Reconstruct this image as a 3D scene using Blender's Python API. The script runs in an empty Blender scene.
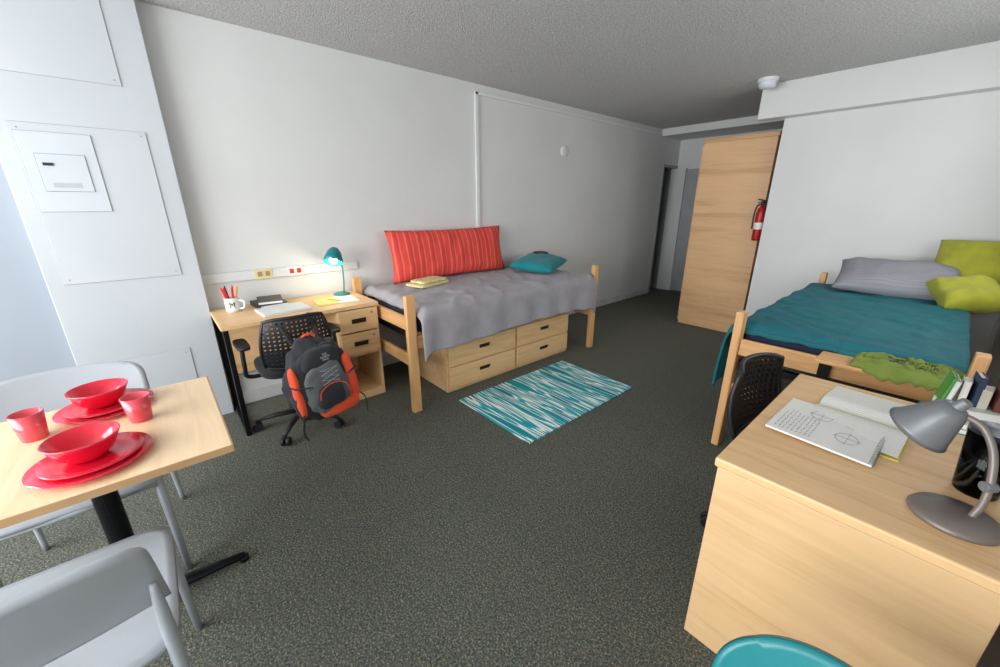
import bpy,bmesh,math,random
from mathutils import Vector,Matrix,noise,Euler
random.seed(4)
C=bpy.context.collection
PI=math.pi
def lin(h,k=1.0):
    h=h.lstrip('#');o=[]
    for i in (0,2,4):
        c=int(h[i:i+2],16)/255
        c=c/12.92 if c<=.04045 else ((c+.055)/1.055)**2.4
        o.append(min(1,c*k))
    return (*o,1)
# ---------------------------------------------------------------- materials
def base(name,rough=.5,metal=0):
    m=bpy.data.materials.new(name);m.use_nodes=True
    nt=m.node_tree;b=nt.nodes['Principled BSDF']
    b.inputs['Roughness'].default_value=rough;b.inputs['Metallic'].default_value=metal
    return m,nt,b
def N(nt,t,**k):
    n=nt.nodes.new(t)
    for a,v in k.items():setattr(n,a,v)
    return n
def coords(nt,scale=(1,1,1),rot=(0,0,0)):
    tc=N(nt,'ShaderNodeTexCoord');mp=N(nt,'ShaderNodeMapping')
    mp.inputs['Scale'].default_value=scale;mp.inputs['Rotation'].default_value=rot
    nt.links.new(tc.outputs['Object'],mp.inputs['Vector']);return mp.outputs['Vector']
def noisen(nt,vec,scale,detail=3,rough=.5,dist=0):
    n=N(nt,'ShaderNodeTexNoise');n.inputs['Scale'].default_value=scale;n.inputs['Detail'].default_value=detail
    n.inputs['Roughness'].default_value=rough;n.inputs['Distortion'].default_value=dist
    nt.links.new(vec,n.inputs['Vector']);return n.outputs['Fac']
def ramp(nt,fac,stops):
    r=N(nt,'ShaderNodeValToRGB');e=r.color_ramp.elements
    while len(e)<len(stops):e.new(.5)
    for i,(p,c) in enumerate(stops):e[i].position=p;e[i].color=c
    nt.links.new(fac,r.inputs['Fac']);return r.outputs['Color']
def bump(nt,b,fac,strength=.3,dist=.002):
    n=N(nt,'ShaderNodeBump');n.inputs['Strength'].default_value=strength;n.inputs['Distance'].default_value=dist
    nt.links.new(fac,n.inputs['Height']);nt.links.new(n.outputs['Normal'],b.inputs['Normal'])
def M(name,hexc,rough=.5,metal=0,var=.08,vs=6,bs=0,bst=.2,bd=.001,trans=0,sheen=0,coat=0,emit=None):
    m,nt,b=base(name,rough,metal)
    v=coords(nt);f=noisen(nt,v,vs)
    c=ramp(nt,f,[(.3,lin(hexc,1-var)),(.7,lin(hexc,1+var))])
    nt.links.new(c,b.inputs['Base Color'])
    if bs:bump(nt,b,noisen(nt,v,bs,2),bst,bd)
    if trans:b.inputs['Transmission Weight'].default_value=trans
    if sheen:b.inputs['Sheen Weight'].default_value=sheen
    if coat:b.inputs['Coat Weight'].default_value=coat
    if emit:
        b.inputs['Emission Color'].default_value=lin(emit[0]);b.inputs['Emission Strength'].default_value=emit[1]
    return m
def wood(name,c1,c2,axis='x',rough=.42,sc=1.0):
    m,nt,b=base(name,rough)
    s={'x':(.9,9,9),'y':(9,.9,9),'z':(9,9,.9)}[axis]
    v=coords(nt,tuple(q*sc for q in s))
    f=noisen(nt,v,1.6,6,.6,1.2)
    s2={'x':(4,90,90),'y':(90,4,90),'z':(90,90,4)}[axis]
    v2=coords(nt,s2);g=noisen(nt,v2,1,3,.6)
    mx=N(nt,'ShaderNodeMath',operation='MULTIPLY_ADD');nt.links.new(g,mx.inputs[0]);mx.inputs[1].default_value=.28
    nt.links.new(f,mx.inputs[2])
    c=ramp(nt,mx.outputs[0],[(.42,lin(c2)),(.62,lin(c1)),(.85,lin(c1,1.1))])
    nt.links.new(c,b.inputs['Base Color']);bump(nt,b,g,.05,.0005);return m
WD='E4BC8A';WDd='D5A570'
woodX=wood('maple_x',WD,WDd,'x');woodY=wood('maple_y',WD,WDd,'y');woodZ=wood('maple_z',WD,WDd,'z')
PN='DAA972';PNd='C08B56'
pineX=wood('pine_x',PN,PNd,'x');pineY=wood('pine_y',PN,PNd,'y');pineZ=wood('pine_z',PN,PNd,'z')
wardZ=wood('wardrobe_wood','D6AB7E','BE9064','x',.45,.5)
tablewood=wood('table_wood','E8CBA4','E0BC92','x',.35)
blackm=M('black_metal','17191D',.4,.6,.05)
blackp=M('black_plastic','1A1B1E',.5,0,.08)
graym=M('steel','9A9CA0',.3,1,.03)
chairgray=M('pale_grey_plastic','A6ABB1',.38,0,.03,coat=.2)
tealp=M('teal_plastic','07787D',.4,0,.04,coat=.1)
redp=M('red_plastic','F61C40',.2,0,.03,coat=.4,trans=.3)
redcup=M('translucent_red_plastic','FF5A66',.18,0,.03,trans=.30,coat=.3)
whitep=M('white_plastic','DCDEDE',.35,0,.02)
offw=M('off_white_metal','D5DADF',.4,0,.02)
cream=M('cream_plastic','DCCB9E',.4,0,.02)
paper=M('paper','E6E5E0',.8,0,.02)
seam=M('seam_grey','A2A6AA',.6)
def wallm(name,hexc):
    m,nt,b=base(name,.65)
    v=coords(nt);f=noisen(nt,v,1.3,4)
    nt.links.new(ramp(nt,f,[(.3,lin(hexc,.95)),(.7,lin(hexc,1.03))]),b.inputs['Base Color'])
    bump(nt,b,noisen(nt,v,90,4,.6),.12,.002);return m
wallpaint=wallm('wall_paint','D7D8D7');colpaint=wallm('column_paint','C0C5C9')
m,nt,b=base('popcorn_ceiling',.9);v=coords(nt)
f=noisen(nt,v,75,5,.75)
nt.links.new(ramp(nt,f,[(.35,lin('A2A2A2')),(.55,lin('CFCFCE')),(.7,lin('E0E0DE'))]),b.inputs['Base Color'])
bump(nt,b,f,1,.012);ceilm=m
m,nt,b=base('carpet',.95);v=coords(nt)
f1=noisen(nt,v,125,4,.85)
vo=N(nt,'ShaderNodeTexVoronoi');vo.inputs['Scale'].default_value=130;nt.links.new(v,vo.inputs['Vector'])
c1=ramp(nt,f1,[(.39,lin('16191A')),(.46,lin('404541')),(.54,lin('60635A')),(.63,lin('BEBCA8'))])
hs=ramp(nt,vo.outputs['Color'],[(.15,lin('31473A')),(.5,lin('484B4C')),(.85,lin('776C4E'))])
mx=N(nt,'ShaderNodeMix',data_type='RGBA');mx.inputs['Factor'].default_value=.38
nt.links.new(c1,mx.inputs['A']);nt.links.new(hs,mx.inputs['B'])
ck=N(nt,'ShaderNodeTexBrick');ck.offset=0;ck.inputs['Scale'].default_value=1
ck.inputs['Brick Width'].default_value=.5;ck.inputs['Row Height'].default_value=.5;ck.inputs['Mortar Size'].default_value=.003
ck.inputs['Color1'].default_value=(.96,.96,.96,1);ck.inputs['Color2'].default_value=(1.04,1.04,1.04,1);ck.inputs['Mortar'].default_value=(.88,.88,.88,1)
nt.links.new(v,ck.inputs['Vector'])
mu=N(nt,'ShaderNodeMix',data_type='RGBA',blend_type='MULTIPLY');mu.inputs['Factor'].default_value=1
nt.links.new(mx.outputs['Result'],mu.inputs['A']);nt.links.new(ck.outputs['Color'],mu.inputs['B'])
nt.links.new(mu.outputs['Result'],b.inputs['Base Color']);bump(nt,b,f1,.7,.006);carpet=m
m,nt,b=base('rug_weave',.9);v=coords(nt,(1.3,21,1))
f=noisen(nt,v,1,1.2,.5,.25)
c=ramp(nt,f,[(.34,lin('0A8A94')),(.44,lin('18AAB4')),(.455,lin('EAF1ED')),(.49,lin('EAF1ED')),(.505,lin('109CA6')),(.575,lin('18AAB4')),(.59,lin('EAF1ED')),(.625,lin('EAF1ED')),(.64,lin('0C7683'))])
nt.links.new(c,b.inputs['Base Color']);bump(nt,b,noisen(nt,coords(nt),300,2),.5,.003);rugm=m
def stripes(name,axis,freq,cols,rough=.85,interp='CONSTANT'):
    m,nt,b=base(name,rough);tc=N(nt,'ShaderNodeTexCoord');sp=N(nt,'ShaderNodeSeparateXYZ')
    nt.links.new(tc.outputs['Object'],sp.inputs[0])
    a=N(nt,'ShaderNodeMath',operation='MULTIPLY');a.inputs[1].default_value=freq
    nt.links.new(sp.outputs[axis],a.inputs[0])
    fr=N(nt,'ShaderNodeMath',operation='FRACT');nt.links.new(a.outputs[0],fr.inputs[0])
    r=N(nt,'ShaderNodeValToRGB');r.color_ramp.interpolation=interp;e=r.color_ramp.elements
    while len(e)<len(cols):e.new(.5)
    for i,(p,cc) in enumerate(cols):e[i].position=p;e[i].color=lin(cc)
    nt.links.new(fr.outputs[0],r.inputs[0]);nt.links.new(r.outputs[0],b.inputs['Base Color'])
    bump(nt,b,noisen(nt,coords(nt),120,2),.3,.002);return m
redstripe=stripes('red_stripe_fabric','X',9,[(0,'DC423A'),(.35,'DE4C40'),(.42,'EC7C68'),(.50,'DC423A'),(.8,'C63A38'),(.88,'E66A5A'),(1,'DC423A')],interp='LINEAR')
greypil=stripes('grey_stripe_fabric','Y',40,[(0,'8E8F96'),(.5,'84858C')])
def fabric(name,hexc,var=.12,bs=60,bst=.4):
    m,nt,b=base(name,.9);v=coords(nt);b.inputs['Sheen Weight'].default_value=.1
    nt.links.new(ramp(nt,noisen(nt,v,9,4),[(.3,lin(hexc,1-var)),(.7,lin(hexc,1+var))]),b.inputs['Base Color'])
    bump(nt,b,noisen(nt,v,bs,3),bst,.002);return m
greyduv=fabric('grey_fabric','9A969B',.08,40,.5);tealfab=fabric('teal_fabric','087E85',.1,200,.2)
limefab=fabric('lime_fabric','9C9C2C',.15,60,.5)
navy=fabric('navy_mattress','1B2338');orange=fabric('orange_nylon','DE4E2A',.06,200,.2)
char=fabric('charcoal_nylon','26282C',.2,200,.3);greyny=fabric('grey_nylon','5C5F63',.15,200,.3);blackfab=fabric('black_fabric','18191C')
m,nt,b=base('teal_quilt',.75);v=coords(nt)
ck=N(nt,'ShaderNodeTexBrick');ck.offset=0;ck.inputs['Scale'].default_value=1;ck.inputs['Brick Width'].default_value=2.5;ck.inputs['Row Height'].default_value=.035
ck.inputs['Mortar Size'].default_value=.003;ck.inputs['Mortar Smooth'].default_value=1
ck.inputs['Color1'].default_value=lin('08606A');ck.inputs['Color2'].default_value=lin('09646F');ck.inputs['Mortar'].default_value=lin('085862')
nt.links.new(v,ck.inputs['Vector']);nt.links.new(ck.outputs['Color'],b.inputs['Base Color'])
iv=N(nt,'ShaderNodeMath',operation='SUBTRACT');iv.inputs[0].default_value=1;nt.links.new(ck.outputs['Fac'],iv.inputs[1])
ad=N(nt,'ShaderNodeMath',operation='MULTIPLY_ADD');nt.links.new(noisen(nt,v,30,4,.65),ad.inputs[0]);ad.inputs[1].default_value=2.2;nt.links.new(iv.outputs[0],ad.inputs[2])
bump(nt,b,ad.outputs[0],.5,.005);quilt=m
m,nt,b=base('perforated_plastic',.5);b.inputs['Base Color'].default_value=lin('1B1C20')
vo=N(nt,'ShaderNodeTexVoronoi');vo.inputs['Scale'].default_value=38;vo.inputs['Randomness'].default_value=0
tc=N(nt,'ShaderNodeTexCoord');mp=N(nt,'ShaderNodeMapping');mp.inputs['Scale'].default_value=(1,0,1)
nt.links.new(tc.outputs['Object'],mp.inputs[0]);nt.links.new(mp.outputs[0],vo.inputs['Vector'])
lt=N(nt,'ShaderNodeMath',operation='GREATER_THAN');lt.inputs[1].default_value=.26;nt.links.new(vo.outputs['Distance'],lt.inputs[0])
nt.links.new(lt.outputs[0],b.inputs['Alpha']);perf=m
# ---------------------------------------------------------------- mesh helpers
def Bm():return bmesh.new()
def box(bm,c,s,rot=(0,0,0)):
    mt=Matrix.Translation(c)@Euler(rot).to_matrix().to_4x4()@Matrix.Diagonal((*s,1))
    bmesh.ops.create_cube(bm,size=1,matrix=mt);return bm
def bx(bm,x0,x1,y0,y1,z0,z1):return box(bm,((x0+x1)/2,(y0+y1)/2,(z0+z1)/2),(x1-x0,y1-y0,z1-z0))
def cyl(bm,p0,p1,r0,r1=None,n=20):
    p0=Vector(p0);p1=Vector(p1);d=p1-p0;r1=r0 if r1 is None else r1
    q=Vector((0,0,1)).rotation_difference(d.normalized()).to_matrix().to_4x4()
    bmesh.ops.create_cone(bm,cap_ends=True,segments=n,radius1=r0,radius2=r1,depth=d.length,matrix=Matrix.Translation((p0+p1)/2)@q);return bm
def crv(pts,k=6):
    P=[Vector(p) for p in pts];o=[]
    P=[P[0]*2-P[1]]+P+[P[-1]*2-P[-2]]
    for i in range(1,len(P)-2):
        for j in range(k):
            t=j/k;a,b_,c,d=P[i-1:i+3]
            o.append(.5*((2*b_)+(c-a)*t+(2*a-5*b_+4*c-d)*t*t+(3*b_-a-3*c+d)*t**3))
    o.append(P[-2]);return o
def tube(bm,pts,r,n=10,flat=1.0):
    P=[Vector(p) for p in pts];rs=r if isinstance(r,(list,tuple)) else [r]*len(P)
    up=Vector((0,0,1));prev=None;rings=[]
    for i,p in enumerate(P):
        t=(P[min(i+1,len(P)-1)]-P[max(i-1,0)]).normalized()
        if prev is None:
            a=up if abs(t.dot(up))<.9 else Vector((1,0,0));x=t.cross(a).normalized()
        else:x=(prev-t*prev.dot(t)).normalized()
        prev=x;y=t.cross(x)
        rings.append([bm.verts.new(p+x*math.cos(2*PI*k/n)*rs[i]+y*math.sin(2*PI*k/n)*rs[i]*flat) for k in range(n)])
    for a,b_ in zip(rings,rings[1:]):
        for k in range(n):bm.faces.new((a[k],a[(k+1)%n],b_[(k+1)%n],b_[k]))
    bm.faces.new(rings[0][::-1]);bm.faces.new(rings[-1]);return bm
def lathe(bm,prof,n=40,c=(0,0,0)):
    rings=[]
    for r,z in prof:
        if r<1e-6:rings.append([bm.verts.new((c[0],c[1],c[2]+z))])
        else:rings.append([bm.verts.new((c[0]+r*math.cos(2*PI*k/n),c[1]+r*math.sin(2*PI*k/n),c[2]+z)) for k in range(n)])
    for a,b_ in zip(rings,rings[1:]):
        for k in range(n):
            k2=(k+1)%n
            if len(a)==1 and len(b_)==1:continue
            if len(a)==1:bm.faces.new((a[0],b_[k2],b_[k]))
            elif len(b_)==1:bm.faces.new((a[k],a[k2],b_[0]))
            else:bm.faces.new((a[k],a[k2],b_[k2],b_[k]))
    bmesh.ops.recalc_face_normals(bm,faces=bm.faces);return bm
def sell(bm,c,s,e1=.5,e2=.5,nu=36,nv=20,nz=0,taper=0,seed=0):
    def sp(w,e):return math.copysign(abs(w)**e,w)
    rings=[]
    for j in range(nv+1):
        ph=-PI/2+PI*j/nv;row=[]
        for i in range(nu):
            th=2*PI*i/nu
            z=sp(math.sin(ph),e1);x=sp(math.cos(ph),e1)*sp(math.cos(th),e2);y=sp(math.cos(ph),e1)*sp(math.sin(th),e2)
            k=1-taper*max(0,z)
            p=Vector((x*s[0]/2*k,y*s[1]/2*k,z*s[2]/2))
            if nz:p*=1+nz*noise.noise(p*9+Vector((seed,0,0)))+nz*.6*noise.noise(p*22)
            row.append(p+Vector(c))
        if j in(0,nv):rings.append([bm.verts.new(row[0])])
        else:rings.append([bm.verts.new(p) for p in row])
    for a,b_ in zip(rings,rings[1:]):
        for k in range(nu):
            k2=(k+1)%nu
            if len(a)==1:bm.faces.new((a[0],b_[k2],b_[k]))
            elif len(b_)==1:bm.faces.new((a[k],a[k2],b_[0]))
            else:bm.faces.new((a[k],a[k2],b_[k2],b_[k]))
    bmesh.ops.recalc_face_normals(bm,faces=bm.faces);return bm
def gridm(bm,nu,nv,fn):
    V=[[bm.verts.new(fn(i/nu,j/nv)) for j in range(nv+1)] for i in range(nu+1)]
    for i in range(nu):
        for j in range(nv):bm.faces.new((V[i][j],V[i+1][j],V[i+1][j+1],V[i][j+1]))
    return V
def pillowbm(w,h,t,seed=0,wr=.012,n=36):
    bm=Bm()
    for sgn in(1,-1):
        def fn(a,b_):
            u=a*2-1;v=b_*2-1
            x=w/2*u*(1-.05*(1-v*v)*abs(u)**3);y=h/2*v*(1-.07*(1-u*u)*abs(v)**3)
            k=((1-abs(u)**3.2)*(1-abs(v)**3.2))
            q=Vector((x*7+seed,y*7,seed*3.1+sgn))
            nz=noise.noise(q)*wr+noise.noise(q*2.3)*wr*.5
            return (x,y,sgn*(t/2*max(0,k)**.5)+nz*min(1,k*3))
        gridm(bm,n,n,fn)
    bmesh.ops.remove_doubles(bm,verts=bm.verts,dist=.0008)
    bmesh.ops.recalc_face_normals(bm,faces=bm.faces);return bm
def part(name,bm,mat,parent=None,loc=(0,0,0),rot=(0,0,0),smooth=False,bevel=0,solid=0,sub=0,label=None):
    me=bpy.data.meshes.new(name)
    if smooth:
        for f in bm.faces:f.smooth=True
    bm.to_mesh(me);bm.free();me.materials.append(mat)
    o=bpy.data.objects.new(name,me);C.objects.link(o)
    o.location=loc;o.rotation_euler=rot
    if parent:o.parent=parent
    if solid:
        s=o.modifiers.new('s','SOLIDIFY');s.thickness=solid;s.offset=0
    if bevel:
        s=o.modifiers.new('b','BEVEL');s.width=bevel;s.segments=2;s.limit_method='ANGLE'
    if label:o['label']=label
    return o
def tag(o,label,cat,group=None):
    o['label']=label;o['category']=cat
    if group:o['group']=group
    return o
def thing(name,loc,label,cat,rz=0,group=None):
    o=bpy.data.objects.new(name,None);C.objects.link(o);o.location=loc;o.rotation_euler=(0,0,rz);o.empty_display_size=.1
    return tag(o,label,cat,group)
def solo(name,bm,mat,label,cat,loc=(0,0,0),rot=(0,0,0),group=None,**k):
    return tag(part(name,bm,mat,None,loc,rot,**k),label,cat,group)
def struct(name,bm,mat,**k):
    o=part(name,bm,mat,**k);o['kind']='structure';return o
def text(body,size,mat,parent,loc,rot,name='lettering',ext=.0004):
    cu=bpy.data.curves.new('t','FONT');cu.body=body;cu.size=size;cu.align_x='CENTER';cu.align_y='CENTER';cu.extrude=ext
    t=bpy.data.objects.new('t',cu);C.objects.link(t);bpy.context.view_layer.update()
    me=bpy.data.meshes.new_from_object(t);bpy.data.objects.remove(t)
    me.materials.clear();me.materials.append(mat)
    o=bpy.data.objects.new(name,me);C.objects.link(o);o.parent=parent;o.location=loc;o.rotation_euler=rot;return o
# ---------------------------------------------------------------- room
WX=-3.4;CX=-3.3;H=2.6;RX=.36;BY=4.95;EY=6.95;WY=-2.3
struct('floor',bx(Bm(),-4.4,.5,WY-.1,7.3,-.1,0),carpet)
struct('ceiling',bx(Bm(),-4.4,.5,WY-.1,7.3,H,H+.1),ceilm)
b_=bx(Bm(),WX-.1,WX,-.5,6.5,0,H);bx(b_,WX-.1,WX,6.5,EY,2.07,H)
struct('wall_left',b_,wallpaint)
struct('wall_left_shaded',bx(Bm(),WX-.1,WX,WY,-.5,0,H),wallm('wall_shade_paint','9AA2AB'))  # left wall carried on; shade is put into its darker grey-blue colour
struct('wall_column',bx(Bm(),WX,CX,-.5,.2,0,H),colpaint,bevel=.004)
struct('wall_back',bx(Bm(),-1.40,.5,BY,EY,0,H),wallpaint)
b_=bx(Bm(),RX,RX+.1,WY,2.3,0,H);bx(b_,RX,RX+.1,4.3,BY,0,H);bx(b_,RX,RX+.1,2.3,4.3,0,1.1);bx(b_,RX,RX+.1,2.3,4.3,2.3,H)
struct('wall_right',b_,wallpaint)
b_=Bm()
for y in(2.3,3.27,4.24):bx(b_,RX+.02,RX+.08,y,y+.06,1.1,2.3)
bx(b_,RX+.02,RX+.08,2.3,4.3,1.1,1.16);bx(b_,RX+.02,RX+.08,2.3,4.3,2.24,2.3)
struct('added_window',b_,offw,bevel=.003)  # added window out of view, an opening to let fill light in
b_=bx(Bm(),-2.35,-1.4,EY,EY+.1,0,H);bx(b_,-3.5,-2.35,EY,EY+.1,2.07,H);bx(b_,-3.5,-3.25,EY,EY+.1,0,2.07)
struct('wall_end',b_,wallpaint)
b_=bx(Bm(),-4.3,WX-.1,6.4,6.5,0,H);bx(b_,-4.3,WX-.1,EY,EY+.1,0,H);bx(b_,-4.4,-4.3,6.4,EY+.1,0,H)
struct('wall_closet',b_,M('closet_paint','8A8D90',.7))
struct('door_1',bx(Bm(),-3.24,-2.36,EY+.02,EY+.06,.01,2.06),M('door_paint','A0A3A6',.5),bevel=.003)
b_=bx(Bm(),WX-.11,WX+.01,6.46,6.5,0,2.11);bx(b_,WX-.11,WX+.01,6.5,EY,2.07,2.11)
struct('trim_1',b_,M('door_trim','9A9DA0',.5),bevel=.003)
struct('wall_header',bx(Bm(),WX,-1.4,6.3,EY,2.50,H),wallpaint,bevel=.003)
struct('wall_soffit',bx(Bm(),-1.60,RX,BY-.14,BY,2.30,H),wallpaint,bevel=.004)
struct('baseboard_left',bx(Bm(),WX,WX+.014,.2,6.44,0,.10),M('baseboard_paint','C9CBCC',.5),bevel=.003)
struct('baseboard_back',bx(Bm(),-1.4,RX,BY-.014,BY,0,.1),M('baseboard_paint_b','C9CBCC',.5),bevel=.003)
b_=bx(Bm(),-3.5,RX+.1,WY-.1,WY,0,.7);bx(b_,-3.5,RX+.1,WY-.1,WY,2.45,H);bx(b_,-3.5,-3.25,WY-.1,WY,.7,2.45);bx(b_,.2,RX+.1,WY-.1,WY,.7,2.45)
struct('wall_window',b_,wallpaint)
b_=Bm()
for x in(-3.25,-2.12,-.99,.14):bx(b_,x,x+.06,WY-.08,WY-.02,.7,2.45)
bx(b_,-3.25,.2,WY-.08,WY-.02,.7,.76);bx(b_,-3.25,.2,WY-.08,WY-.02,2.39,2.45)
struct('window_1',b_,offw,bevel=.003)
b_=bx(Bm(),WX,WX+.022,2.63,2.672,.0,2.53);bx(b_,WX,WX+.022,2.63,6.28,2.505,2.535)
struct('trim_2',b_,whitep,bevel=.004)
struct('trim_3',bx(Bm(),WX,WX+.025,.2,1.3,.965,1.035),wallpaint,bevel=.004)
def apanel(y0,y1,z0,z1,label):
    t=thing('access_panel',(CX,(y0+y1)/2,z0),label,'wall panel')
    w=y1-y0;h=z1-z0
    part('edge_gap',bx(Bm(),-.002,.0015,-w/2-.003,w/2+.003,-.003,h+.003),seam,t)
    part('cover',bx(Bm(),-.002,.005,-w/2,w/2,0,h),colpaint,t,bevel=.001)
    for y in(-w/2+.025,w/2-.025):
        for z in(.025,h-.025):part('screw',cyl(Bm(),(.005,y,z),(.0065,y,z),.004,n=10),graym,t)
    return t
apanel(-.48,.05,2.13,2.58,'white painted flush metal access cover near ceiling')
apanel(-.43,.10,1.06,1.90,'large white painted square access cover on column')
apanel(-.36,.04,.10,.56,'small white painted access cover low on column')
t=thing('breaker_panel',(CX+.005,-.28,1.46),'pale grey electrical breaker box cover with small hinged door','electrical panel')
part('edge_gap',bx(Bm(),0,.0015,-.143,.143,-.003,.403),seam,t)
cov=M('breaker_paint','C3C9CE',.55,0,.02)
part('cover',bx(Bm(),0,.005,-.14,.14,0,.40),cov,t,bevel=.001)
part('door_gap',bx(Bm(),.005,.0055,-.096,.096,.104,.296),M('gap_dark','8E959B',.6),t)
part('door',bx(Bm(),.005,.009,-.093,.093,.107,.293),cov,t,bevel=.001)
part('latch',bx(Bm(),.009,.012,-.075,-.035,.235,.25),blackp,t)
part('rating_plate',bx(Bm(),.009,.0095,-.06,.05,.125,.150),M('plate_grey','AEB4B8',.5),t)
for i,(y,mt,lb) in enumerate([(.58,cream,'cream wall outlet plate on raceway'),(.80,whitep,'white wall outlet plate with red plug sockets')]):
    t=thing('wall_outlet',(WX+.025,y,.965),lb,'outlet')
    part('plate',bx(Bm(),0,.006,-.058,.058,.0,.075),mt,t,bevel=.002)
    for k,yy in enumerate((-.026,.026)):
        part('socket',bx(Bm(),.006,.009,yy-.015,yy+.015,.02,.055),[M('socket_tan','A08A5C',.5),M('socket_red','B8402C',.5)][i],t,bevel=.001)
solo('wall_speaker',lathe(Bm(),[(0,0),(.062,0),(.062,.012),(.05,.02),(0,.024)],32),whitep,'small round white fixture mounted high on wall','fixture',(WX,4.0,2.11),(0,PI/2,0))
t=thing('smoke_detector',(-1.50,4.60,H),'round white smoke detector on ceiling','smoke detector')
part('mount',lathe(Bm(),[(0,0),(.085,0),(.085,-.03),(0,-.03)],32),whitep,t)
part('housing',lathe(Bm(),[(0,-.03),(.070,-.03),(.068,-.065),(.05,-.08),(0,-.084)],32),offw,t)
redmet=M('red_enamel','B0161E',.4,.2,.03)
t=thing('fire_extinguisher',(-1.460,5.01,1.12),'red fire extinguisher hung on wall end beside wardrobe','fire extinguisher')
part('cylinder',lathe(Bm(),[(0,0),(.038,0),(.043,.02),(.043,.28),(.035,.33),(.017,.35),(.015,.37),(0,.37)],28),redmet,t,smooth=True)
part('label_band',lathe(Bm(),[(.0435,.12),(.0435,.19)],28),paper,t,smooth=True)
b_=box(Bm(),(0,0,.39),(.03,.03,.04));box(b_,(-.01,0,.42),(.08,.02,.012),(0,.25,0));box(b_,(-.01,0,.395),(.07,.02,.01))
part('valve_handle',b_,blackm,t,bevel=.002)
part('hose',tube(Bm(),crv([(-.01,0,.38),(-.04,-.02,.36),(-.052,-.03,.28),(-.05,-.03,.12)]),.008,8),blackp,t,smooth=True)
part('bracket',bx(Bm(),.04,.062,-.03,.03,.2,.3),blackm,t)
# ---------------------------------------------------------------- wardrobe
t=thing('wardrobe',(-1.83,5.4,0),'tall light maple wardrobe beside end of wall','wardrobe')
part('body',bx(Bm(),-.37,.37,-.32,.28,.0,2.17),wardZ,t,bevel=.003)
part('top_molding',bx(Bm(),-.38,.38,-.325,.285,2.17,2.215),wood('ward_top','C79E72','AE8257','x'),t,bevel=.004)
for i in(0,1):
    d=part('door',bx(Bm(),-.39,-.37,-.31+.3*i,-.015+.3*i-.004,.04,2.14),wardZ,t,bevel=.002)
    part('handle',bx(Bm(),-.405,-.39,-.04+.06*i,-.03+.06*i,1.0,1.12),graym,d)
# ---------------------------------------------------------------- rug
solo('rug',box(Bm(),(0,0,.006),(.79,1.26,.012)),rugm,'teal and white streaked cotton rug on dark carpet','rug',(-1.925,2.22,0.0),bevel=.004)
# ---------------------------------------------------------------- beds
def bed(loc,W,L,label):
    t=thing('bed_frame',loc,label,'bed')
    hw=W/2
    for x in(-hw+.03,hw-.03):
        for y in(.035,L-.035):
            part('bed_post',box(Bm(),(x,y,.45),(.045,.07,.90)),pineZ,t,bevel=.006)
    for y in(.035,L-.035):
        part('end_rail',bx(Bm(),-hw+.0525,hw-.0525,y-.014,y+.014,.635,.735),pineX,t,bevel=.006)
        part('end_rail',bx(Bm(),-hw+.0525,hw-.0525,y-.014,y+.014,.36,.45),pineX,t,bevel=.006)
    for x in(-hw+.03,hw-.03):
        part('side_rail',bx(Bm(),x-.014,x+.014,.07,L-.07,.50,.60),pineY,t,bevel=.006)
    b=bx(Bm(),-hw+.05,hw-.05,.08,.115,.545,.585);bx(b,-hw+.05,hw-.05,L-.115,L-.08,.545,.585)
    for i in range(8):bx(b,-hw+.045,hw-.045,.2+i*(L-.4)/7-.02,.2+i*(L-.4)/7+.02,.585,.597)
    part('mattress_support',b,blackm,t)
    return t
BW=.98
bed(( -2.86,1.22,0),BW,2.22,'light wood bed frame against wall with underbed drawers')
solo('mattress',box(Bm(),(0,0,.09),(.88,2.02,.18)),navy,'dark blue mattress under grey bedspread','mattress',(-2.87,2.33,.60),bevel=.03)
bed((-.27,2.50,0),BW,2.15,'light wood bed frame with teal quilt')
solo('mattress',box(Bm(),(0,0,.09),(.88,1.96,.18)),navy,'dark mattress under teal quilt','mattress',(-.27,3.575,.60),bevel=.03)
def drape(path,L,seed,wr=.01,endz=.05,hemn=.03,nl=100,fold=.013):
    P=crv([(p[0],0,p[1]) for p in path],8)
    n=len(P)-1
    bm=Bm()
    def fn(a,b_):
        i=a*n;k=min(int(i),n-1);p=P[k].lerp(P[k+1],i-k)
        y=(b_-.5)*L
        e=min(b_,1-b_)*L
        q=Vector((p.x*5+seed,y*5,p.z*4))
        rg=1-abs(noise.noise(Vector((p.x*3+seed,y*5+p.x*3,1))))*2
        nz=noise.noise(q)*wr*.6+max(0,rg-.6)*wr*1.6+noise.noise(q*3)*wr*.3
        dz=-endz*max(0,1-e/.06)**2
        hang=max(0,(path[2][1]-p.z))
        wave=fold*math.sin(y*19+seed+3*noise.noise(Vector((y*2,seed,0))))*min(1,hang*4)
        zz=p.z+nz+dz
        if a>.9:zz+=(noise.noise(Vector((y*1.7,seed,5)))*hemn)*(a-.9)*10
        return (p.x+wave,y,zz)
    gridm(bm,80,nl,fn);return bm
solo('bedspread',drape([(-.44,.806),(-.2,.810),(.1,.810),(.42,.808),(.50,.80),(.535,.75),(.54,.62),(.545,.49)],2.05,2.3,.016,.06,.04,nl=170,fold=.009),greyduv,'rumpled grey bedspread hanging over front of bed','bedspread',(-2.87,2.33,0),smooth=True,solid=.014)
solo('quilt',drape([(.44,.808),(.2,.812),(-.1,.812),(-.42,.81),(-.50,.80),(-.535,.74),(-.545,.6),(-.55,.40)],1.98,5.1,.020,.06,.04,nl=160),quilt,'teal quilted bedspread with narrow stitching','quilt',(-.27,3.575,0),smooth=True,solid=.014)
hp=M('dark_pull','2A2420',.4,.3)
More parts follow.
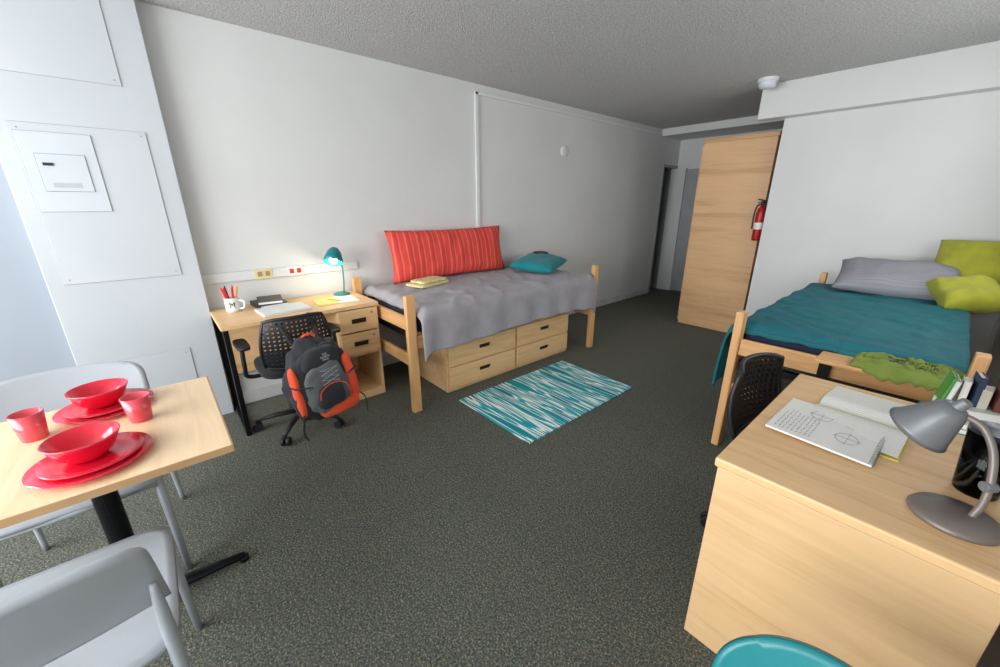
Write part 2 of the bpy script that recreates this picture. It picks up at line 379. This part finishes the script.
for i,y in enumerate((1.975,2.735)):
    t=thing('drawer_chest',(-2.80,y,0),'light maple two drawer chest under bed','drawer chest',group='chests under the bed')
    part('body',bx(Bm(),-.33,.31,-.377,.377,0,.435),woodY,t,bevel=.003)
    for z in(.03,.235):
        d=part('drawer',bx(Bm(),.312,.332,-.365,.365,z,z+.19),woodY,t,bevel=.004)
        b=bx(Bm(),.332,.334,-.055,.055,z+.095,z+.125)
        bx(b,.334,.345,-.055,.055,z+.118,z+.127)
        part('handle',b,hp,d,bevel=.001)
solo('body_pillow',pillowbm(1.34,.47,.16,1,.014),redstripe,'long red and orange striped pillow leaning on wall','pillow',(-3.26,2.21,1.05),(math.radians(78),0,PI/2),smooth=True)
solo('pillow',pillowbm(.66,.46,.15,3,.012),tealfab,'teal pillow lying on grey bedspread','pillow',(-2.92,3.12,.895),(.08,-.05,.45+PI/2),smooth=True)
solo('cap',sell(Bm(),(0,0,0),(.2,.16,.07),.8,.9,nz=.15),blackfab,'small black cloth cap behind teal pillow','cap',(-3.05,3.26,.965),smooth=True)
t=thing('towel_stack',(-2.99,1.76,.825),'folded yellow and white patterned towels on bedspread','towels',rz=.25)
tw=stripes('towel_pattern','X',30,[(0,'DCCB8E'),(.5,'CDA850'),(.7,'E4DCC0')])
part('towel',sell(Bm(),(0,0,.014),(.22,.36,.03),.35,.25),tw,t,smooth=True)
part('towel',sell(Bm(),(.008,.012,.040),(.19,.30,.024),.35,.25),M('towel_cream','DCCB96',.9,0,.35,40),t,smooth=True)
solo('pillow',pillowbm(.72,.48,.18,5,.014),greypil,'grey finely striped pillow at head of bed','pillow',(-.25,4.38,.945),(math.radians(22),0,.08),smooth=True)
solo('pillow',pillowbm(.42,.44,.18,7,.026),limefab,'crumpled lime green pillow propped against wall','pillow',(.12,4.66,1.06),(math.radians(50),.0,-.05),smooth=True,group='lime green pillows')
solo('pillow',pillowbm(.34,.36,.18,9,.026),limefab,'lime green pillow lying on teal quilt','pillow',(.135,4.16,.91),(math.radians(18),-.1,.4),smooth=True,group='lime green pillows')
t=thing('clip_on_shelf',(-.13,2.52,.738),'small light wood shelf resting on footboard rail','shelf')
part('board',bx(Bm(),-.20,.24,-.11,.07,0,.018),pineX,t,bevel=.003)
part('clamp',bx(Bm(),-.19,-.14,-.03,-.002,-.13,0),blackm,t)
def shirt(a,b_):
    u=a*2-1;v=b_*2-1
    x=.19*u*(1-.14*v*v*(u>0)-.05*v*v)+.016*noise.noise(Vector((v*4,u*3,2)));y=.125*v*(1-.12*u*u)+.02*noise.noise(Vector((u*4,v*3,1)))
    rg=max(0,.5-abs(noise.noise(Vector((u*2.2,v*2.6,4)))*2.2))
    z=.014*max(0,(1-u**6)*(1-v**6))**.5+.045*rg*(1-v**4)*(1-u**4)+.014*noise.noise(Vector((u*6,v*6,9)))*(1-v**4)
    if y<-.10:z-=(-.10-y)*1.6
    return (x,y,z)
b_=Bm();gridm(b_,60,44,shirt)
t=thing('folded_shirt',(.0,2.515,.773),'folded olive green shirt with dark printed lettering','shirt',-.1)
part('cloth',b_,M('olive_cloth','74863A',.9,0,.15,12,150,.3,.002),t,smooth=True,solid=.010)
b_=Bm();random.seed(12)
for row,(vv,hh) in enumerate([(.10,.11),(-.25,.11)]):
    u=-.42
    while u<.42:
        wch=.06
        kind=random.choice((0,1,2))
        P=lambda uu,v2:Vector(shirt((uu+1)/2,(v2+1)/2))+Vector((0,0,.0065))
        segs=[((u,vv-hh),(u,vv+hh)),((u+wch,vv-hh),(u+wch,vv+hh))]
        if kind==0:segs+=[((u,vv+hh),(u+wch,vv+hh)),((u,vv-hh),(u+wch,vv-hh))]
        elif kind==1:segs+=[((u,vv),(u+wch,vv)),((u,vv+hh),(u+wch,vv+hh))]
        else:segs=segs[:1]+[((u,vv+hh),(u+wch,vv+hh)),((u,vv),(u+wch*.8,vv)),((u,vv-hh),(u+wch,vv-hh))]
        for (a0,a1),(c0,c1) in segs:
            tube(b_,[P(a0+(c0-a0)*q/6,a1+(c1-a1)*q/6) for q in range(7)],.0024,5,.5)
        u+=.10
part('printed_lettering',b_,M('print_black','1E2A18',.8),t)
# ---------------------------------------------------------------- desk left
DH=.785
t=thing('desk',(-3.12,.71,0),'light maple desk with black metal leg against wall','desk')
part('desktop',bx(Bm(),-.265,.285,-.51,.51,DH-.03,DH),woodY,t,bevel=.004)
b_=Bm()
for x in(-.23,.25):box(b_,(x,-.485,(DH-.03)/2),(.035,.03,DH-.03))
box(b_,(.01,-.485,.02),(.51,.03,.03));box(b_,(.01,-.485,DH-.045),(.48,.03,.03))
part('leg_frame',b_,blackm,t,bevel=.004)
part('modesty_panel',bx(Bm(),-.24,-.22,-.46,.19,.28,DH-.03),woodY,t)
b_=Bm()
bx(b_,-.25,.265,.19,.21,0,DH-.03);bx(b_,-.25,.265,.485,.505,0,DH-.03);bx(b_,-.25,-.235,.21,.485,0,DH-.03)
bx(b_,-.235,.265,.21,.485,.0,.06);bx(b_,-.235,.26,.21,.485,.37,.39)
part('pedestal',b_,woodZ,t,bevel=.002)
for z0,z1 in((.395,.565),(.575,.748)):
    d=part('drawer',bx(Bm(),.262,.282,.197,.498,z0,z1),woodY,t,bevel=.004)
    b=bx(Bm(),.282,.2845,.29,.40,(z0+z1)/2-.018,(z0+z1)/2+.018);bx(b,.2845,.293,.29,.40,(z0+z1)/2+.008,(z0+z1)/2+.018)
    part('handle',b,hp,d,bevel=.001)
    part('lock',cyl(Bm(),(.282,.45,z1-.035),(.287,.45,z1-.035),.009),graym,d)
t=thing('pencil_mug',(-3.22,.33,DH),'white mug with dark mark holding pencils','mug')
part('mug',lathe(Bm(),[(0,.0),(.040,0),(.045,.01),(.046,.10),(.042,.10),(.041,.012),(0,.012)],30),whitep,t,smooth=True)
part('mug_handle',tube(Bm(),crv([(.030,.035,.08),(.052,.060,.075),(.058,.064,.05),(.048,.054,.025),(.028,.033,.022)]),.007,8),whitep,t,smooth=True)
text('M',.05,blackp,t,(.0475,-.008,.052),(PI/2,0,PI/2),'mark')
for i,(c,a) in enumerate([('E0242A',.2),('E8A020',1.4),('D81C1C',2.6),('1C1C1C',3.6),('E0242A',4.6),('C82020',5.4)]):
    dx=math.cos(a);dy=math.sin(a)
    solo('pencil',cyl(cyl(Bm(),(dx*.012,dy*.012,.016),(dx*.045,dy*.045,.165),.0055,n=6),(dx*.045,dy*.045,.165),(dx*.0475,dy*.0475,.18),.0055,.0008,n=6),M('pencil_%d'%i,c,.4),'coloured pencil standing in white mug','pencil',(-3.22,.33,DH),group='pencils in the mug')
def book(w,h,t,mat,label,loc,rz,name='book',group=None,rot=None):
    o=thing(name,loc,label,'book',rz,group)
    if rot:o.rotation_euler=rot
    b=bx(Bm(),-w/2,w/2,-h/2,h/2,0,.003);bx(b,-w/2,w/2,-h/2,h/2,t-.003,t);bx(b,-w/2,-w/2+.003,-h/2,h/2,0,t)
    part('cover',b,mat,o,bevel=.0008)
    part('pages',bx(Bm(),-w/2+.003,w/2-.004,-h/2+.004,h/2-.004,.003,t-.003),paper,o)
    return o
darkcov=M('dark_cover','3A2C24',.4,0,.9,18)
book(.19,.25,.030,M('black_cover','1A1A1C',.4),'black covered textbook lying on desk',(-3.25,.56,DH),PI/2+.1)
book(.16,.22,.022,darkcov,'dark picture cover paperback on stacked books',(-3.25,.565,DH+.030),PI/2-.15)
t=thing('laptop',(-3.02,.60,DH),'closed white laptop on desk','laptop',rz=.08)
part('base',bx(Bm(),-.11,.11,-.155,.155,0,.010),whitep,t,bevel=.004);part('lid',bx(Bm(),-.11,.11,-.155,.155,.011,.018),whitep,t,bevel=.003)
t=thing('notepad',(-3.06,.98,DH),'open yellow and white notepad on desk','notepad',rz=-.1)
part('page',bx(Bm(),-.11,.11,-.15,.0,0,.008),M('yellow_page','E2CF7A',.8),t,bevel=.002)
part('page',bx(Bm(),-.11,.11,.0,.15,0,.008),paper,t,bevel=.002)
part('pen',cyl(Bm(),(-.05,-.05,.012),(.05,.02,.012),.004,n=8),M('pen_orange','E89020',.4),t)
t=thing('desk_lamp',(-3.27,1.10,DH),'small teal desk lamp, switched on','lamp')
part('base',lathe(Bm(),[(0,0),(.065,0),(.065,.008),(.05,.016),(0,.018)],32),tealp,t,bevel=.001)
part('arm',tube(Bm(),crv([(0,.02,.015),(0,.03,.12),(.0,.03,.24),(.02,-.0,.33),(.05,-.03,.36)]),.006,8),tealp,t,smooth=True)
sh=part('shade',lathe(Bm(),[(0.012,.075),(.03,.07),(.052,.04),(.068,-.01),(.074,-.045),(.071,-.045),(.06,-.01),(.045,.035),(0.01,.06)],36),tealp,t,(.07,-.05,.32),(-.35,-.45,0),smooth=True)
part('bulb',sell(Bm(),(0,0,0),(.06,.06,.07),1,1),M('bulb_glass','FFF6DC',.3,emit=('FFF0C8',14)),sh,(0,0,-.025),smooth=True)
l=bpy.data.lights.new('lamp_glow','POINT');l.energy=2.5;l.color=(1,.9,.7);l.shadow_soft_size=.03
lo=bpy.data.objects.new('lamp_glow',l);C.objects.link(lo);lo.parent=sh;lo.location=(0,0,-.07)
# ---------------------------------------------------------------- office chairs
def office_chair(loc,rz,label,arms=True,R=.29):
    t=thing('office_chair',loc,label,'chair',rz)
    hub=Bm();cyl(hub,(0,0,.07),(0,0,.13),.035)
    for k in range(5):
        a=2*PI*k/5+.3
        tube(hub,[(.02*math.cos(a),.02*math.sin(a),.105),(R*.6*math.cos(a),R*.6*math.sin(a),.095),(R*math.cos(a),R*math.sin(a),.075)],[.026,.02,.015],8,.7)
    bs=part('star_base',hub,blackp,t,smooth=True)
    for k in range(5):
        a=2*PI*k/5+.3;c=Vector((R*math.cos(a),R*math.sin(a),0));s=Vector((-math.sin(a),math.cos(a),0))
        b=Bm()
        for q in(-.017,.017):
            p=c+s*q+Vector((0,0,.03));cyl(b,p-s*.009,p+s*.009,.029,n=18)
        cyl(b,c+Vector((0,0,.035)),c+Vector((0,0,.078)),.009)
        part('caster',b,blackp,bs,bevel=.002)
    part('gas_column',cyl(cyl(Bm(),(0,0,.12),(0,0,.30),.026),(0,0,.3),(0,0,.42),.015),blackm,t)
    part('mechanism',box(Bm(),(0,-.02,.425),(.18,.24,.04)),blackm,t,bevel=.008)
    part('seat',sell(Bm(),(0,.01,.475),(.44,.44,.07),.45,.5),blackfab,t,smooth=True)
    def back(a,b_):
        u=a*2-1;v=b_*2-1
        x=.215*u*(1-.12*v*v*abs(u))*(1-.06*(v+1));z=.68+.165*v*(1-.10*u**4)
        y=-.235+.055*u*u-.02*v-.02*(1-v*v)
        return(x,y,z)
    b=Bm();gridm(b,24,16,back);part('backrest',b,perf,t,smooth=True,solid=.012)
    fr=[]
    for i in range(13):fr.append(Vector(back(i/12,0)))
    for i in range(1,9):fr.append(Vector(back(1,i/8)))
    for i in range(1,13):fr.append(Vector(back(1-i/12,1)))
    for i in range(1,9):fr.append(Vector(back(0,1-i/8)))
    part('back_frame',tube(Bm(),fr,.011,8),blackp,t,smooth=True)
    part('back_support',tube(Bm(),crv([(0,-.05,.42),(0,-.22,.43),(0,-.285,.52),(0,-.275,.68)]),.022,8,.5),blackp,t,smooth=True)
    if arms:
        for s in(-1,1):
            part('armrest',tube(Bm(),crv([(s*.12,0,.43),(s*.27,0,.44),(s*.285,-.02,.52),(s*.28,-.02,.645)]),.014,8),blackp,t,smooth=True)
            part('arm_pad',sell(Bm(),(s*.275,0,.66),(.075,.24,.03),.5,.5),blackp,t,smooth=True)
    return t
office_chair((-2.80,.56,0),PI/2,'black perforated back office chair at desk with backpack')
office_chair((-.235,1.88,0),-PI/2-.18,'black perforated back office chair tucked under desk',arms=False,R=.27)
# ---------------------------------------------------------------- backpack
t=thing('backpack',(-2.40,.640,.225),'charcoal and orange backpack hanging on chair back','backpack')
t.rotation_euler=(.08,-.08,.14)
part('main_compartment',sell(Bm(),(0,0,.25),(.21,.40,.50),.65,.65,nz=.16,taper=.22,nu=64,nv=44),char,t,smooth=True)
part('front_pocket',sell(Bm(),(.085,-.01,.21),(.12,.27,.32),.65,.7,nz=.16,taper=.2,nu=56,nv=36,seed=4),greyny,t,smooth=True,label='grey front pocket')
part('upper_pocket',sell(Bm(),(.060,-.01,.395),(.11,.24,.14),.7,.75,taper=.1,nz=.18),char,t,smooth=True)
part('side_panel',sell(Bm(),(.062,.145,.20),(.12,.085,.33),.65,.75,nz=.12,taper=.2,seed=1),orange,t,smooth=True,label='orange side panel')
part('side_panel',sell(Bm(),(.040,-.170,.23),(.10,.045,.32),.65,.75,nz=.12,taper=.2,seed=2),orange,t,smooth=True,label='orange side panel')
part('bottom_panel',sell(Bm(),(.070,.03,.065),(.16,.25,.09),.65,.65,nz=.10),orange,t,smooth=True,label='orange bottom panel')
part('lower_pocket',sell(Bm(),(.130,-.02,.17),(.070,.17,.15),.65,.7,nz=.2),char,t,smooth=True)
part('pocket_trim',tube(Bm(),crv([(.145,-.09,.10),(.157,-.08,.21),(.157,0,.245),(.157,.08,.21),(.145,.10,.10)]),.0035,8,.6),orange,t,smooth=True,label='orange pocket trim')
b_=Bm()
pts=[]
for i in range(4):pts.append((.155,(-.055 if i%2 else .05),.25+i*.03))
for i in range(4):pts.append((.157,(-.055 if i%2 else .05),.34-i*.03))
tube(b_,pts,.002,6)
part('bungee_cord',b_,M('cord_grey','B0B3B6',.6),t)
part('carry_handle',tube(Bm(),crv([(-.03,-.04,.48),(-.02,-.03,.525),(-.02,.03,.525),(-.03,.04,.48)]),.008,8),orange,t,smooth=True)
for s in(-1,1):part('shoulder_strap',tube(Bm(),crv([(-.06,s*.07,.46),(-.09,s*.08,.51),(-.12,s*.085,.57),(-.165,s*.085,.62),(-.20,s*.085,.59)],8),.020,8,.3),char,t,smooth=True)
for s in(-1,1):part('compression_strap',tube(Bm(),[(.03,s*.20,.27),(.10,s*.19,.27),(.145,s*.11,.26)],.007,6,.5),blackfab,t)
for s in(-1,1):part('loose_strap',tube(Bm(),crv([(.06,s*.17,.10),(.10,s*.20,.05),(.08,s*.21,-.02),(.09,s*.20,-.07)]),.006,6,.4),blackfab,t)
text('THE\nNORTH\nFACE',.016,M('logo_grey','B4B6B8',.6),t,(.123,0.01,.405),(PI/2-.08,0,PI/2))
# ---------------------------------------------------------------- right desk
t=thing('desk',(-.03,1.68,0),'light maple desk with notebooks and lamp, beside bed','desk')
RH=.75
part('desktop',bx(Bm(),-.305,.335,-.495,.475,RH-.032,RH),woodX,t,bevel=.006)
sidew=wood('maple_side','E2BC8C','D5A978','x',.4,.6)
part('side_panel',bx(Bm(),-.295,.285,-.49,-.468,0,RH-.032),sidew,t,bevel=.003)
part('side_panel',bx(Bm(),-.295,.285,.448,.47,0,RH-.032),sidew,t,bevel=.003)
part('modesty_panel',bx(Bm(),.24,.26,-.468,.448,.2,RH-.032),woodY,t)
part('pedestal',bx(Bm(),-.27,.23,-.468,-.14,.02,RH-.032),woodZ,t)
for z0,z1 in((.04,.26),(.27,.49),(.50,.71)):
    d=part('drawer',bx(Bm(),-.292,-.271,-.462,-.145,z0,z1),woodY,t,bevel=.003)
    part('handle',bx(Bm(),-.30,-.292,-.36,-.25,(z0+z1)/2-.01,(z0+z1)/2+.01),hp,d)
ruled=stripes('ruled_page','Y',90,[(0,'E8E6DE'),(.86,'A9B4C4')],.8)
graph=M('graphite','6A6C72',.7)
t=thing('open_book',(-.075,1.835,RH),'open hardback book with yellow edged pages','book',rz=-.06)
part('cover',bx(Bm(),-.135,.135,-.25,.25,0,.004),M('yellow_cover','E0CC60',.6),t,bevel=.001)
b_=Bm()
for s in(-1,1):
    def fn(a,b2,s=s):return((b2-.5)*.258,s*(.003+a*.24),.022*math.sin(min(1,a*3)*PI/2)*(1-.75*a)+.0045)
    gridm(b_,16,2,fn)
part('pages',b_,ruled,t,smooth=True)
t=thing('spiral_notebook',(-.142,1.63,RH+.012),'open spiral notebook with pencil sketches','notebook');t.rotation_euler=(0.0,0.03,-.03)
t.location.z=RH+.010
part('page',bx(Bm(),-.14,.14,-.155,.155,0,.007),paper,t,bevel=.001)
b_=Bm()
for i in range(24):
    y=-.148+i*.0129
    tube(b_,[(.137+.007*math.cos(a),y,.004+.008*math.sin(a)) for a in [k*PI/4 for k in range(9)]],.001,5)
part('spiral_binding',b_,graym,t)
b_=Bm();random.seed(3)
Z=.0075
for r in range(9):
    x=-.12+r*.012;y=-.13
    while y<.02:
        wl=random.uniform(.012,.03)
        tube(b_,[(x+random.uniform(-.0022,.0022),y+wl*q/8,Z) for q in range(9)],.00045,4)
        y+=wl+.006
for cx,cy,rr in((-.03,.07,.03),(.06,.08,.024),(.06,-.04,.03)):
    tube(b_,[(cx+rr*math.cos(a),cy+rr*1.3*math.sin(a),Z) for a in [k*PI/8 for k in range(17)]],.0006,4)
    tube(b_,[(cx-rr*1.2,cy,Z),(cx+rr*1.2,cy+.004,Z)],.0005,4);tube(b_,[(cx,cy-rr*1.6,Z),(cx+.003,cy+rr*1.7,Z)],.0005,4)
part('pencil_sketch',b_,graph,t)
lampg=M('grey_enamel','74777A',.38,.2,.03);lampt=M('taupe_enamel','7A706A',.38,.2,.03)
t=thing('desk_lamp',(.160,1.37,RH),'grey metal desk lamp with bell shade','lamp')
part('base',lathe(Bm(),[(0,0),(.083,0),(.085,.006),(.078,.016),(.03,.022),(0,.022)],44),lampt,t,smooth=True)
part('arm',tube(Bm(),crv([(.025,.01,.015),(.034,.02,.06),(.032,.035,.12),(.020,.055,.18),(-.004,.07,.225),(-.03,.08,.24),(-.052,.088,.238)]),.008,10),lampt,t,smooth=True)
part('joint',cyl(Bm(),(.024,.024,.10),(.042,.040,.10),.013),lampg,t,bevel=.002)
sh=part('shade',lathe(Bm(),[(.012,.065),(.026,.062),(.036,.045),(.048,.012),(.064,-.03),(.071,-.042),(.067,-.040),(.046,.01),(.032,.040),(.010,.055)],44),lampg,t,(-.088,.09,.205),(.12,.5,0),smooth=True)
part('socket',cyl(Bm(),(0,0,.06),(0,0,.088),.016,.012),lampg,sh)
part('bulb',sell(Bm(),(0,0,.01),(.04,.04,.06),1,1),whitep,sh,smooth=True)
m,nt,bb=base('smoked_plastic',.05);bb.inputs['Base Color'].default_value=lin('7C86A0');bb.inputs['Transmission Weight'].default_value=1;bb.inputs['IOR'].default_value=1.2
t=thing('tumbler',(.195,1.56,RH),'dark blue translucent tumbler on desk','tumbler')
part('cup',lathe(Bm(),[(0,0),(.040,0),(.043,.005),(.055,.18),(.052,.18),(.039,.008),(0,.008)],32),m,t,smooth=True)
part('lid',lathe(Bm(),[(0,.18),(.056,.18),(.056,.190),(0,.194)],32),M('lid_smoke','2A2E3A',.15),t)
part('drink',lathe(Bm(),[(0,.012),(.037,.012),(.042,.06),(0,.06)],32),M('dark_drink','2A2228',.2),t)
book(.14,.19,.022,M('teal_book','2B6E74',.5),'teal paperback lying flat on desk',(.13,2.04,RH),.1,group='books on the desk')
book(.12,.17,.018,M('pale_book','D8D6CC',.5),'pale paperback stacked on teal book',(.13,2.04,RH+.022),-.15,group='books on the desk')
book(.15,.11,.03,M('white_box_book','DADCD8',.5),'thick white covered book stacked on others',(.17,2.07,RH+.040),.3,group='books on the desk')
x=.085
for i,(c,w,h,tl) in enumerate([('4F9440',.010,.13,-.16),('D9DCD6',.014,.115,-.12)]):
    o=thing('book',(x+w/2,2.085,RH+.0405),['thin green','thin white'][i]+' book leaning on stacked books','book',group='upright books on the desk')
    o.rotation_euler=(0,-tl,0.1)
    part('cover',bx(bx(bx(Bm(),-w/2,-w/2+.002,-.05,.05,0,h),w/2-.002,w/2,-.05,.05,0,h),-w/2,w/2,-.05,-.047,0,h),M('spine_l%d'%i,c,.5),o)
    part('pages',bx(Bm(),-w/2+.002,w/2-.002,-.047,.046,.003,h-.004),paper,o)
    x+=w+.004
x=.135
for i,(c,w,h) in enumerate([('D9D6CC',.022,.085),('23354F',.018,.11),('B8B2A2',.024,.07),('6B3A2E',.018,.10),('D6D0C0',.022,.08)]):
    o=thing('book',(x+w/2,2.10,RH+.0705),['cream','navy','beige','brown','pale'][i]+' spined book standing in short row','book',group='upright books on the desk',rz=[0,.14,-.10,.08,0][i])
    part('cover',bx(bx(bx(Bm(),-w/2,-w/2+.002,-.04,.04,0,h),w/2-.002,w/2,-.04,.04,0,h),-w/2,w/2,-.04,-.037,0,h),M('spine_%d'%i,c,.5),o)
    part('pages',bx(Bm(),-w/2+.002,w/2-.002,-.037,.036,.003,h-.004),paper,o)
    x+=w+.006
# ---------------------------------------------------------------- dining table
t=thing('dining_table',(-1.765,-.31,0),'square light wood table on black pedestal','table')
part('tabletop',bx(Bm(),-.355,.355,-.37,.37,.722,.75),tablewood,t,bevel=.004)
part('edge_band',bx(bx(bx(bx(Bm(),-.357,-.355,-.37,.37,.724,.748),.355,.357,-.37,.37,.724,.748),-.355,.355,-.372,-.37,.724,.748),-.355,.355,.37,.372,.724,.748),M('tan_edge','B99468',.5),t)
part('column',cyl(cyl(Bm(),(0.02,0,.03),(0.02,0,.70),.034),(0.02,0,.03),(0.02,0,.06),.06),blackm,t,bevel=.003)
b_=box(Bm(),(0.02,0,.715),(.42,.06,.012));box(b_,(0.02,0,.715),(.06,.42,.012))
part('top_bracket',b_,blackm,t)
b_=Bm()
for s in(-1,1):
    tube(b_,[(0.02,0,.045),(0.02,s*.2,.035),(0.02,s*.33,.025)],[.034,.028,.018],8,.6)
    cyl(b_,(0.02,s*.325,0),(0.02,s*.325,.022),.018)
part('foot',b_,blackm,t,smooth=True)
def sqmap(u,v,n):
    m=max(abs(u),abs(v))
    if m<1e-6:return 1
    return m/((abs(u)**n+abs(v)**n)**(1/n))
def plastic_chair(loc,rz,mat,label,group=None,n=3.2):
    t=thing('plastic_chair',loc,label,'chair',rz,group)
    def seat(a,b_):
        u=a*2-1;v=b_*2-1
        f=sqmap(u,v,8)
        x=.245*u*f;y=.245*v*f
        z=.455-.012*(1-u*u)*(1-v*v)-.006*max(0,v-.75)*4
        return(x,y,z)
    b=Bm();gridm(b,24,24,seat);part('seat',b,mat,t,smooth=True,solid=.020)
    def back(a,b_):
        u=a*2-1;v=b_*2-1
        f=sqmap(u,max(0,v),n)
        x=.245*u*f;zz=v*f if v>0 else v
        z=.67+.115*zz+.006*(1-u*u)
        y=-.235-.045*zz+.035*(u*f)**2-.015
        return(x,y,z)
    b=Bm();gridm(b,32,16,back);part('backrest',b,mat,t,smooth=True,solid=.020)
    for s in(-1,1):
        rl=crv([(s*.230,-.222,.64),(s*.230,-.226,.56),(s*.230,-.232,.45),(s*.233,-.252,.22),(s*.238,-.275,0.0)],5)
        part('rear_leg',tube(Bm(),rl,[.009,.011,.013,.015,.016,.017,.018,.018,.019,.019,.019]+[.019-.0006*i for i in range(10)],8,.75),mat,t,smooth=True)
        part('front_leg',tube(Bm(),[(s*.220,.215,.452),(s*.223,.218,.25),(s*.228,.222,0)],[.021,.017,.014],8,.8),mat,t,smooth=True)
        part('side_apron',tube(Bm(),[(s*.230,-.225,.44),(s*.226,0,.438),(s*.220,.215,.44)],[.012,.012,.014],8,1.3),mat,t,smooth=True)
    part('front_apron',tube(Bm(),[(-.216,.228,.44),(0,.236,.438),(.216,.228,.44)],[.012,.012,.012],8,1.2),mat,t,smooth=True)
    return t
plastic_chair((-2.10,-.41,0),-PI/2,chairgray,'pale grey plastic chair between table and wall column',n=5).scale=(1.04,1.10,1.04)
plastic_chair((-1.28,-.41,0),PI/2,chairgray,'pale grey plastic chair with back turned outward at table',n=6).scale=(1.06,1.06,1.03)
plastic_chair((.060,.43,-.0),PI,tealp,'teal plastic chair near desk',n=2.3).scale=(.70,.88,1.02)
def plate(x,y,z,R,lb):
    solo('plate',lathe(Bm(),[(0,0),(R*.62,0),(R*.7,.004),(R,.016),(R,.0185),(R*.7,.0075),(R*.6,.004),(0,.004)],56),redp,lb,'plate',(x,y,z),group='red plates on the table',smooth=True)
def bowl(x,y,z,lb):
    solo('bowl',lathe(Bm(),[(0,0),(.042,0),(.046,.004),(.068,.025),(.084,.062),(.087,.070),(.083,.070),(.064,.028),(.04,.009),(0,.008)],56),redp,lb,'bowl',(x,y,z),group='red bowls on the table',smooth=True)
for x,y in((-1.575,-.275),(-2.00,-.265)):
    plate(x,y,.7505,.140,'large glossy red dinner plate on table')
    plate(x-.005,y+.003,.7585,.118,'glossy red plate stacked on larger plate')
    bowl(x-.02,y-.01,.7665,'glossy red bowl on stacked red plates')
for x,y in((-1.81,-.165),(-1.885,-.435)):
    solo('cup',lathe(Bm(),[(0,0),(.030,0),(.032,.003),(.041,.095),(.0385,.095),(.030,.006),(0,.006)],40),redcup,'translucent red plastic cup on table','cup',(x,y,.7505),group='translucent red cups',smooth=True)
# ---------------------------------------------------------------- lights
def area(name,loc,rot,sx,sy,e,col):
    l=bpy.data.lights.new(name,'AREA');l.shape='RECTANGLE';l.size=sx;l.size_y=sy;l.energy=e;l.color=col
    o=bpy.data.objects.new(name,l);C.objects.link(o);o.location=loc;o.rotation_euler=rot;return o
area('window_daylight',(-1.52,WY-.12,1.58),(PI/2,0,0),3.4,1.7,215,(.96,.98,1))
area('added_side_fill',(RX+.14,3.3,1.7),(PI/2,0,PI/2),1.95,1.15,24,(1,.99,.97))  # added fill for the deep end of the room, behind the added window
w=bpy.data.worlds.new('w');bpy.context.scene.world=w;w.use_nodes=True
w.node_tree.nodes['Background'].inputs[0].default_value=(.9,.95,1,1);w.node_tree.nodes['Background'].inputs[1].default_value=.6
# ---------------------------------------------------------------- camera
cd=bpy.data.cameras.new('camera');cd.sensor_width=36;cd.lens=36*389/1000;cd.clip_start=.02
co=bpy.data.objects.new('camera',cd);C.objects.link(co);co.location=(0,0,1.5)
co.rotation_euler=(PI/2-math.radians(18.4),0,math.radians(48.9))
sc=bpy.context.scene;sc.camera=co
sc.view_settings.view_transform='Standard';sc.view_settings.look='None';sc.view_settings.exposure=0
